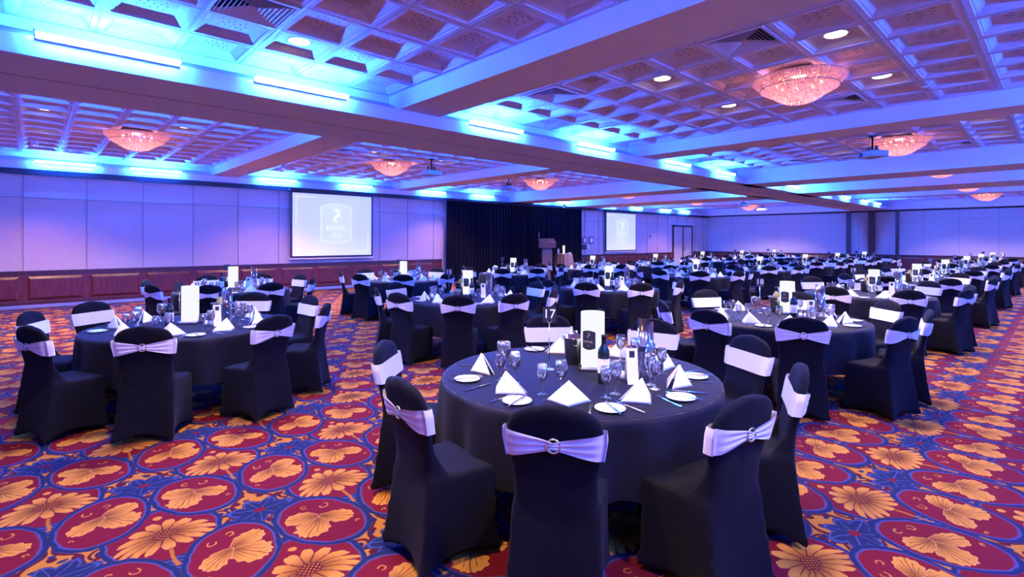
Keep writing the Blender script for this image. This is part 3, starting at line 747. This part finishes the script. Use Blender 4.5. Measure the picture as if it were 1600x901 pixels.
def chair_cover():
    mb = MB()
    # back panel: loft of rounded sections
    zs = [.30 + (CH_H - .30) * k / 30 for k in range(31)]; n = 20
    vs = []; fs = []
    for z in zs:
        w_ = back_half_width(z); x = back_x(z); th = .062
        if z > .93: th *= .8
        for k in range(n):
            a = 2 * PI * k / n; c, s = math.cos(a), math.sin(a)
            c = math.copysign(abs(c) ** .75, c); s = math.copysign(abs(s) ** .45, s)
            bow = .012 * (1 - (s ** 2))     # gentle curve
            tuck = .030 * max(0, min(1, (.46 - z) / .16))
            vs.append((x + th / 2 + th / 2 * c - bow * .6 + tuck, w_ * s * (1 - tuck), z))
    for i in range(len(zs) - 1):
        for k in range(n): k2 = (k + 1) % n; fs.append((i * n + k, i * n + k2, (i + 1) * n + k2, (i + 1) * n + k))
    fs += [tuple(range(n)), tuple((len(zs) - 1) * n + k for k in range(n))]
    mb.add(vs, fs)
    # seat and skirt: loft of stretched outlines, concave between the four feet
    lv = 16; n = 64; vs = []; fs = []
    for i in range(lv + 1):
        z = .465 * i / lv; t = i / lv
        xr = back_x(z) + .0; xf = .440 + .025 * (1 - t) ** 2 - (.02 if i == lv else 0)
        wr = .228 - .035 * t; wf = .238 - .012 * t
        pull = .050 * (1 - t) ** 1.3
        for k in range(n):
            q = k / n * 4; sgm = int(q); u = q - sgm
            cor = [(xr, -wr), (xf, -wf), (xf, wf), (xr, wr)]
            p, r2 = cor[sgm], cor[(sgm + 1) % 4]
            x = p[0] + (r2[0] - p[0]) * u; y = p[1] + (r2[1] - p[1]) * u
            bul = 4 * u * (1 - u)
            nx, ny = [(0, 1), (-1, 0), (0, -1), (1, 0)][sgm]
            x += nx * pull * bul; y += ny * pull * bul
            zz = z + (.055 * bul * (1 - t) ** 3 if i < 6 else 0)
            if i == lv: zz += .012
            vs.append((x, y, zz + (.005 if i == 0 else 0)))
    for i in range(lv):
        for k in range(n): k2 = (k + 1) % n; fs.append((i * n + k, i * n + k2, (i + 1) * n + k2, (i + 1) * n + k))
    fs += [tuple(reversed(range(n))), tuple(lv * n + k for k in range(n))]
    mb.add(vs, fs)
    # stretched web from back down to the seat sides
    for s in (-1, 1):
        poly = [(.07, .42), (.34, .42), (.17, .485), (.10, .60), (.075, .72)]
        a, b = sorted((s * .140, s * .186)); mb.prism(poly, a, b, 'y')
    return remeshed(mb, 'chair_cover', M['chair'])
def sash_mesh():
    zc = .775; vs = []; fs = []; nt_ = 15
    # loop around the back: s goes right-rear -> left-rear -> front
    loop = []
    W0 = .22
    for k in range(25): loop.append(('r', -1 + 2 * k / 24))
    for k in range(1, 6): loop.append(('sl', k / 6))
    for k in range(25): loop.append(('f', 1 - 2 * k / 24))
    for k in range(1, 6): loop.append(('sr', k / 6))
    L_ = len(loop); cols = []
    for kind, u in loop:
        col = []
        for j in range(nt_):
            v = j / (nt_ - 1) * 2 - 1
            if kind == 'r':
                y = u * W0; h = .017 + .048 * abs(u) ** .9
                z = zc + v * h + .004 * (1 - abs(u)); fold = .0028 * math.sin(v * 9 + 2 * u) * (1 - abs(u) ** 3)
                hw = back_half_width(z); yy = u * (hw + .006)
                x = back_x(z) - .020 - .010 * math.exp(-(u / .12) ** 2) - fold + .022 * abs(u) ** 5
                if abs(u) > .86: x += (abs(u) - .86) * .10
            elif kind == 'f':
                h = .064; z = zc + v * h; hw = back_half_width(z); yy = u * (hw + .006)
                x = back_x(z) + .062 + .007 - .004 * (1 - u * u) - (max(0, abs(u) - .86)) * .10
            else:
                sg = 1 if kind == 'sl' else -1; h = .064; z = zc + v * h
                a = (u) * PI; hw = back_half_width(z)
                yy = sg * (hw + .006 + .007 * math.sin(a)); x = back_x(z) + .031 - .030 * math.cos(a)
                if sg < 0: x = back_x(z) + .031 + .030 * math.cos(a)
            col.append((x, yy, z))
        cols.append(col)
    for c in cols: vs += c
    for i in range(L_):
        i2 = (i + 1) % L_
        for j in range(nt_ - 1): fs.append((i * nt_ + j, i2 * nt_ + j, i2 * nt_ + j + 1, i * nt_ + j + 1))
    return MB().add(vs, fs, 0, True).mesh('sash', M['sash'])
chair0 = empty('banquet_chair')
cc = mobj('cover', chair_cover(), chair0)
ss = mobj('sash', sash_mesh(), chair0); sol = None
bk_ = MB(); bx0 = back_x(.775) - .024
bk_.tube([(bx0, .029 * math.cos(2 * PI * k / 20), .779 + .029 * math.sin(2 * PI * k / 20)) for k in range(20)], .0055, 6, closed=True)
bb = bk_.build('buckle', M['buckle'], parent=ss)
reg(chair0, cc, ss); reg(ss, bb)

# ------------------------------------------------------------------ tables and what stands on them
TR, TT = .915, .748
tbl0 = empty('round_table')
tt_ = MB().lathe([(.0001, TT - .022), (TR - .01, TT - .022), (TR - .006, TT - .004), (.0001, TT - .004)], 40, smooth=False).build('tabletop', M['lectern'], parent=tbl0)
lg = []
for k in range(4):
    a = PI / 4 + k * PI / 2; c, s = math.cos(a), math.sin(a)
    m_ = MB().tube([(.42 * c, .42 * s, TT - .024), (.52 * c, .52 * s, .0)], .014, 8)
    lg.append(m_.build('leg', M['blackmetal'], parent=tbl0))
m_ = MB(); 
for s in (-1, 1): m_.tube([(s * .33, -.33, .2), (s * .33, .33, .2)], .01, 6)
lg.append(m_.build('stretcher', M['blackmetal'], parent=tbl0))
reg(tbl0, tt_, *lg)
cloth_me = [skirt(TR, TT, .33, 11, .050, s, .03).mesh('tablecloth', M['cloth']) for s in (1, 2, 3)]
# napkin: folded linen standing as a tent
def napkin_mesh():
    mb = MB(); n = 8; A = Vector((.0, .0, .125))
    def sheet(L, Rr, A, bow, th):
        vs = []; fs = []
        for i in range(n + 1):
            t = i / n
            for j in range(n + 1):
                u = j / n; base = L.lerp(Rr, u); p = A.lerp(base, t)
                nrm = Vector((-1, 0, .25)).normalized()
                p = p + nrm * bow * math.sin(PI * u) * math.sin(PI * (.3 + .7 * t) * .9)
                vs.append(p)
        N_ = (n + 1) ** 2
        vs += [p + Vector((th, 0, -.0)) for p in vs]
        for i in range(n):
            for j in range(n):
                a = i * (n + 1) + j; fs.append((a, a + 1, a + n + 2, a + n + 1)); fs.append((N_ + a, N_ + a + n + 1, N_ + a + n + 2, N_ + a + 1))
        for i in range(n):   # edges
            for j0 in (0, n):
                a = i * (n + 1) + j0; fs.append((a, a + n + 1, N_ + a + n + 1, N_ + a))
        for j in range(n): a = n * (n + 1) + j; fs.append((a, a + 1, N_ + a + 1, N_ + a))
        mb.add(vs, fs, 0, True)
    # x- is towards the diner
    L, Rr, Fp = Vector((.045, -.125, 0)), Vector((.045, .125, 0)), Vector((-.075, .01, 0))
    sheet(L, Fp, A, .004, .004); sheet(Fp, Rr, A, .004, .004)
    sheet(Vector((.075, -.105, 0)), Vector((.075, .105, 0)), A + Vector((.006, 0, -.004)), -.003, .004)
    return mb.mesh('napkin', M['linen'], fix=True)
napkin_me = napkin_mesh()
plate_me = MB().lathe([(.0001, .004), (.042, .004), (.052, .006), (.082, .014), (.083, .012), (.052, .001), (.045, 0), (.0001, 0)], 32).mesh('bread_plate', M['china'])
def knife(w0=.009):
    mb = MB(); pts = [(-.11, .004), (-.06, .006), (-.02, .005), (.0, .004), (.02, .008), (.07, .009), (.10, .006), (.115, .0)]
    vs = [(x, w_, .006) for x, w_ in pts] + [(x, -w_ * (1 if x < 0 else .6), .006) for x, w_ in reversed(pts)]; n = len(vs)
    vs += [(x, y, .0015) for x, y, z in vs]; fs = [tuple(range(n)), tuple(reversed(range(n, 2 * n)))] + [(i, (i + 1) % n, n + (i + 1) % n, n + i) for i in range(n)]
    return mb.add(vs, fs).mesh('knife', M['steel'], fix=True)
def fork():
    mb = MB(); mb.box(-.105, .02, -.004, .004, .001, .004); mb.box(.02, .05, -.011, .011, .001, .005)
    for k in range(4): y = -.0095 + k * .0063; mb.box(.05, .095, y - .0014, y + .0014, .002, .006)
    mb.box(-.11, -.06, -.007, .007, .001, .005); return mb.mesh('fork', M['steel'])
knife_me, fork_me = knife(), fork()
def glass_prof(H_, rb, rm, stem, foot):
    hb = H_ - stem
    out = [(.0001, .0), (foot, .001), (foot, .003), (.006, .010), (.0042, .03), (.004, stem - .012), (.009, stem - .002), (rb * .72, stem + hb * .16), (rb, stem + hb * .42), (rb * .97, stem + hb * .65), (rm, H_)]
    inn = [(rm - .0012, H_), (rb * .94, stem + hb * .65), (rb * .96, stem + hb * .42), (rb * .66, stem + hb * .18), (.0001, stem + .004)]
    return out + inn
wine_me = MB().lathe(glass_prof(.195, .037, .030, .085, .034), 20).mesh('wine_glass', M['glass'])
wine2_me = MB().lathe(glass_prof(.175, .033, .027, .078, .032), 20).mesh('wine_glass', M['glass'])
# centre pieces
def lamp_proto():
    root = empty('table_lamp')
    b = MB().box(-.095, .095, -.095, .095, 0, .018).build('base', M['acrylic'], parent=root); bb2 = MB().box(-.075, .075, -.075, .075, .018, .030).build('base_step', M['plaster'], parent=root)
    sh = MB().lathe([(.0001, .030), (.082, .030), (.082, .40), (.079, .40), (.079, .388), (.0001, .386)], 36)
    sh.sm = [True] * len(sh.sm); s = sh.build('shade', M['lampglow'], parent=root)
    # plaque wrapped on the shade, facing -y side
    P = plaque_poly(.098, .11, 10, .10); mb = MB(); rr = .0835
    def wrap(x, z, r_=rr): a = -PI / 2 + x / r_; return (r_ * math.cos(a), r_ * math.sin(a), z)
    cols = 12; vs = []; fs = []
    for k in range(cols + 1):
        x = -.049 + .098 * k / cols; e = .011 * math.sin(PI * k / cols)
        vs += [wrap(x, .215 - .055 - e), wrap(x, .215 + .055 + e)]
    for k in range(cols): fs.append((2 * k, 2 * k + 2, 2 * k + 3, 2 * k + 1))
    vs2 = [((x * .975), y * .975, z) for x, y, z in vs]
    n_ = len(vs); fs += [(2 * k + n_, 2 * k + 1 + n_, 2 * k + 3 + n_, 2 * k + 2 + n_) for k in range(cols)]
    p = mb.add(vs + vs2, fs, 0, True).build('plaque', M['plaque'], parent=root, rot=(0, 0, R(-22)), fix=False)
    e = MB(); emblem(e, 0, .245, .026, -.0855); e.box(-.012, .012, -.0845, -.084, .176, .178)
    eo = e.build('emblem', M['gold'], parent=p); t = mobj('lettering', text_mesh('ROYAL', .021, M['gold']), p, (0, -.0848, .203), (R(90), 0, 0))
    CH[root.name] = [b, bb2, s, p]; CH[p.name] = [eo, t]; return root
lamp0 = lamp_proto()
def stand_proto():
    root = empty('table_number_stand')
    b = MB().lathe([(.0001, 0), (.036, 0), (.035, .004), (.006, .008), (.0001, .008)], 24).build('base', M['steel'], parent=root)
    s = MB().tube([(0, 0, .006), (0, 0, .32)], .0032, 8).build('stem', M['steel'], parent=root)
    c = MB().tube([(.016 * math.cos(a), 0, .338 - .016 * math.sin(a)) for a in [PI * k / 8 for k in range(-2, 11)]], .0028, 6).build('clip', M['steel'], parent=root)
    p = MB().box(-.047, .047, .004, .008, .325, .43).build('number_card', M['plaque'], parent=root)
    return reg(root, b, s, c, p)
stand0 = stand_proto()
def bottle_proto(name, body, white=False):
    root = empty(name)
    b = MB().lathe([(.0001, 0), (.036, 0), (.0375, .004), (.0375, .185), (.034, .21), (.018, .236), (.0145, .25), (.0135, .30), (.0001, .30)], 24).build('glass_body', body, parent=root)
    f = MB().lathe([(.0142, .238), (.0148, .252), (.0145, .285), (.016, .286), (.016, .303), (.0001, .304)], 16).build('foil_cap', M['foil'], parent=root)
    l = MB().lathe([(.0381, .065), (.0382, .066), (.0382, .155), (.0381, .156)], 24).build('paper_label', M['paper'], parent=root)
    e = MB()
    for z, w_, mi in ((.148, .006, 1), (.118, .020, 0), (.112, .024, 0), (.095, .016, 0), (.088, .02, 0)):
        e.box(-w_, w_, -.0395, -.0383, z - .0016, z + .0016, mi)
    eo = e.build('label_print', M['ink'], M['red_ink'], parent=l)
    CH[root.name] = [b, f, l]; CH[l.name] = [eo]; return root
red0 = bottle_proto('red_wine_bottle', M['bottle']); pale0 = bottle_proto('white_wine_bottle', M['bottle_pale'])
bucket0 = empty('ice_bucket')
b1 = MB().lathe([(.0001, .004), (.070, .004), (.088, .185), (.096, .19), (.096, .196), (.086, .194), (.068, .01), (.0001, .01)], 28).build('bucket', M['steel'], parent=bucket0)
hs = []
for s in (-1, 1): hs.append(MB().tube([(s * (.088), .02, .15), (s * .112, .0, .145), (s * .088, -.02, .15)], .005, 6).build('handle', M['steel'], parent=bucket0))
reg(bucket0, b1, *hs)
# curved clear acrylic sheet and menu card
def acrylic_mesh():
    mb = MB(); n = 14; vs = []; fs = []
    for k in range(n + 1):
        a = R(200 + 230 * k / n); r = .052; top = .40 - .055 * (k / n) ** 1.5
        for rr in (r, r - .003): vs += [(rr * math.cos(a), rr * math.sin(a), 0), (rr * math.cos(a), rr * math.sin(a), top)]
    for k in range(n):
        o = 4 * k; q = o + 4; fs += [(o, q, q + 1, o + 1), (o + 2, o + 3, q + 3, q + 2), (o + 1, q + 1, q + 3, o + 3)]
    return mb.add(vs, fs, 0, True).mesh('acrylic_holder', M['acrylic'])
acr_me = acrylic_mesh()
def menu_proto():
    root = empty('menu_card'); w_ = .036
    vs = []; n = 8
    for k in range(n + 1): t = k / n; vs += [(-w_, -.055 + .05 * t ** .6, .215 * t), (w_, -.055 + .05 * t ** .6, .215 * t)]
    fs = [(2 * k, 2 * k + 1, 2 * k + 3, 2 * k + 2) for k in range(n)]
    vb = [(x, .05 - .05 * t ** .6, z) for k in range(n + 1) for t in (k / n,) for x, z in ((-w_, .215 * t), (w_, .215 * t))]
    fb = [tuple(i + len(vs) for i in f) for f in fs]
    c = MB().add(vs + vb, fs + fb, 0, True).build('card', M['paper'], parent=root, fix=False)
    p = MB().box(-.017, .017, -.0135, -.010, .155, .20).build('plaque', M['plaque'], parent=root)
    e = MB()
    for k in range(8): e.box(-.014, .014, -.033 + .0027 * k - .0, -.0325 + .0027 * k, .055 + k * .011, .057 + k * .011)
    e2 = e.build('print', M['ink'], parent=root)
    return reg(root, c, p, e2)
menu0 = menu_proto()
shaker_me = MB().lathe([(.0001, 0), (.02, 0), (.022, .03), (.016, .05), (.0001, .055)], 14).mesh('salt_shaker', M['china'])

# table: name, x, y, lamp offset in camera terms (right, away), number, chair angles
A8 = [10, 52, 134, 174, 214, 254, 292, 331]
T = [
 ('the front centre table', 2.70, 2.24, (.10, .12), '17', [9, 52, 136, 178, 217, 254, 293, 331]),
 ('the second right-row table', 6.33, 2.26, (.10, .40), '18', [12, 62, 135, 174, 209, 250, 283, 322]),
 ('the third right-row table', 10.25, 2.25, (.1, .35), '19', A8), ('the fourth right-row table', 13.6, 2.2, (.1, .3), '20', A8), ('the fifth right-row table', 17.4, 2.2, (.1, .3), '21', A8),
 ('the sixth right-row table', 21.8, 2.2, (.1, .3), '22', A8), ('the seventh right-row table', 26.0, 2.2, (.1, .3), '23', A8), ('the last right-row table', 29.8, 2.15, (.1, .3), '', A8),
 ('the left foreground table', 1.2, 6.25, (.0, .1), '', [7, 47, 122, 156, 205, 247, 288, 328]),
 ('the second middle-row table', 4.85, 6.2, (0, .45), '15', [112, 152, 191, 226, 259, 300, 325, 353]),
 ('the third middle-row table', 7.95, 5.85, (0, .2), '14', [20, 60, 130, 165, 200, 240, 280, 320]),
 ('the fourth middle-row table', 12.2, 6.4, (.1, .3), '13', A8), ('the fifth middle-row table', 15.9, 6.3, (.1, .3), '', A8),
 ('the sixth middle-row table', 19.9, 6.3, (.1, .3), '', A8), ('the seventh middle-row table', 23.3, 6.2, (.1, .3), '', A8), ('the last middle-row table', 26.9, 6.1, (.1, .3), '', A8),
 ('the first wall-row table', 2.6, 10.1, (0, .2), '', [15, 55, 95, 150, 200, 240, 280, 325]),
 ('the second wall-row table', 6.1, 10.15, (0, .2), '', [20, 60, 100, 150, 200, 240, 280, 320]),
 ('the third wall-row table', 9.45, 10.1, (0, .2), '', A8), ('the fourth wall-row table', 12.75, 10.0, (0, .2), '', A8),
 ('the fifth wall-row table', 16.2, 9.9, (0, .2), '', A8), ('the sixth wall-row table', 21.1, 10.6, (0, .2), '', A8),
 ('the seventh wall-row table', 25.3, 10.7, (0, .2), '', A8), ('the last wall-row table', 28.6, 10.4, (0, .2), '', A8)]
T.sort(key=lambda t: math.hypot(t[1], t[2]))
NW = {'17': 'seventeen', '18': 'eighteen', '19': 'nineteen', '20': 'twenty', '21': 'twenty one', '22': 'twenty two', '23': 'twenty three', '15': 'fifteen', '14': 'fourteen', '13': 'thirteen'}
SIDES = ['near side', 'near right', 'right side', 'far right', 'far side', 'far left', 'left side', 'near left']
used = {}
def place(proto, key, loc, rz, label, cat, group):
    if key not in used: used[key] = 1; o = proto
    else: o = clone(proto)
    o.location = loc; o.rotation_euler = (0, 0, rz); return tag(o, label, cat, group)
def place_me(name, me, loc, rz, label, cat, group):
    return tag(mobj(name, me, None, loc, (0, 0, rz)), label, cat, group)
stuff_glass = MB(); NG = 0
for ti, (tn, tx, ty, lo, num, angs) in enumerate(T):
    rnd = random.Random(ti * 13 + 5)
    view = math.atan2(ty, tx)                      # direction from camera to table
    fw = Vector((math.cos(view), math.sin(view))); rt = Vector((math.sin(view), -math.cos(view)))
    def at(r_, a_): p = Vector((tx, ty)) + rt * r_ + fw * a_; return (p.x, p.y, TT)
    place(tbl0, 'tbl', (tx, ty, 0), view, 'round folding table under the black cloth, %s' % tn, 'table', 'round banquet tables')
    place_me('tablecloth', cloth_me[ti % 3], (tx, ty, 0), rnd.uniform(0, 6), 'black cloth draped over %s' % tn, 'tablecloth', 'black round tablecloths')
    # sides as the camera sees them, one name per seat
    rel = []
    for a in angs:
        d = (a - math.degrees(view) - 180) % 360     # 0 = towards the camera
        rel.append((d + 360) % 360)
    order = sorted(range(len(angs)), key=lambda i: rel[i]); names = {}
    # nearest assignment rotating so that the seat closest to the camera is 'near'
    first = min(range(len(angs)), key=lambda i: min(rel[i], 360 - rel[i])); k0 = order.index(first)
    for j in range(len(order)): names[order[(k0 + j) % len(order)]] = SIDES[j]
    for i, a in enumerate(angs):
        sd = names[i]; ar = R(a + rnd.uniform(-2, 2)); rr = (1.335 if ti == 0 else 1.36) + rnd.uniform(-.015, .02)
        cx, cy = tx + rr * math.cos(ar), ty + rr * math.sin(ar)
        place(chair0, 'chair', (cx, cy, 0), ar + PI + R(rnd.uniform(-4, 4)), 'black covered chair with white sash, %s of %s' % (sd, tn), 'chair', 'black covered banquet chairs with white sashes')
        ar = R(a)
        def seat(r_, da): q = ar + da; return (tx + r_ * math.cos(q), ty + r_ * math.sin(q), TT + .001)
        place_me('napkin', napkin_me, seat(.66, rnd.uniform(-.03, .03)), ar + PI + R(rnd.uniform(-14, 14)), 'white folded napkin standing at the %s of %s' % (sd, tn), 'napkin', 'folded white napkins')
        place_me('bread_plate', plate_me, seat(.76, .27), ar, 'round white bread plate at the %s of %s' % (sd, tn), 'plate', 'white bread plates')
        k_ = place_me('knife', knife_me, seat(.745, -.22), ar + R(rnd.uniform(-6, 6)), 'steel dinner knife at the %s of %s' % (sd, tn), 'knife', 'dinner knives')
        place_me('fork', fork_me, seat(.745, .135), ar + PI + R(rnd.uniform(-6, 6)), 'steel dinner fork at the %s of %s' % (sd, tn), 'fork', 'dinner forks')
        if ti < 6:
            p = seat(.77, .285); place_me('butter_knife', knife_me, (p[0], p[1], TT + .012), ar + R(20), 'small butter knife across bread plate, %s of %s' % (sd, tn), 'knife', 'butter knives')
        for g, (r_, da, me) in enumerate(((.50, -.17, wine_me), (.56, -.32, wine2_me))):
            p = seat(r_, da + rnd.uniform(-.03, .03))
            if NG < 296:
                place_me('wine_glass', me, p, rnd.uniform(0, 6), 'clear %s wine glass at the %s of %s' % (('larger', 'smaller')[g], sd, tn), 'wine glass', 'clear wine glasses'); NG += 1
            else: stuff_glass.lathe(glass_prof(.19, .036, .03, .08, .033), 10, c=p)
    lx_, la_ = lo
    away = tn in ('the left foreground table', 'the first wall-row table', 'the second wall-row table')
    place(lamp0, 'lamp', at(lx_, la_), view - PI / 2 + (2.7 if away else 0), ('glowing white cylinder lamp, plain side showing, on %s' if away else 'glowing white cylinder lamp with dark plaque on %s') % tn, 'table lamp', 'white cylinder table lamps')
    s_ = place(stand0, 'stand', at(lx_ - (.10 if away else .30), la_ + (.16 if away else -.05)), view - PI / 2, ('chrome stand with black card, white number %s, on %s' % (NW[num], tn)) if num else 'chrome number stand with small black card on %s' % tn, 'table number', 'table number stands')
    if num:
        c = [o for o in s_.children if o.name.startswith('number_card')] or [CH.get(s_.name, [None] * 4)[3]]
        par_ = c[0] if c[0] else s_
        mobj('number', text_mesh(num, .088, M['white_ink']), par_, (0, .0025, .383), (R(90), 0, 0))
    place(red0, 'red', at(lx_ + .06 - (.24 if away else 0), la_ - (.22 if away else .34)), view - PI / 2 + .1, 'dark red wine bottle with white label on %s' % tn, 'wine bottle', 'red wine bottles')
    place_me('acrylic_holder', acr_me, at(lx_ + .33, la_ - .22), view - PI / 2, 'tall curved clear acrylic holder on %s' % tn, 'acrylic holder', 'clear acrylic holders')
    place(menu0, 'menu', at(lx_ + .235, la_ - .30), view - PI / 2 + .15, 'narrow white menu card with dark plaque on %s' % tn, 'menu card', 'menu cards')
    for q in (0, 1):
        place_me('salt_shaker', shaker_me, at(lx_ + .135 + .05 * q, la_ - .22 - .01 * q), 0, '%s small white shaker by the menu card on %s' % (('left', 'right')[q], tn), 'shaker', 'salt and pepper shakers')
    bl = at(lx_ - .12, la_ + .16) if tn != 'the left foreground table' else at(lx_ + .28, la_ + .08)
    place(bucket0, 'bucket', bl, view, 'steel ice bucket behind the lamp on %s' % tn if tn != 'the left foreground table' else 'steel ice bucket right of the lamp on %s' % tn, 'ice bucket', 'steel ice buckets')
    if tn in ('the left foreground table', 'the second right-row table', 'the third right-row table', 'the fourth right-row table', 'the second middle-row table'):
        o = place(pale0, 'pale', (bl[0], bl[1], TT + .012), view, 'golden white wine bottle in the ice bucket on %s' % tn, 'wine bottle', 'white wine bottles in buckets')
if stuff_glass.v:
    o = stuff_glass.build('wine_glasses', M['glass']); tag(o, 'many tiny wine glasses on the farthest tables', 'wine glasses', 'clear wine glasses', 'stuff')
if 'pale' not in used: bpy.data.objects.remove(pale0)
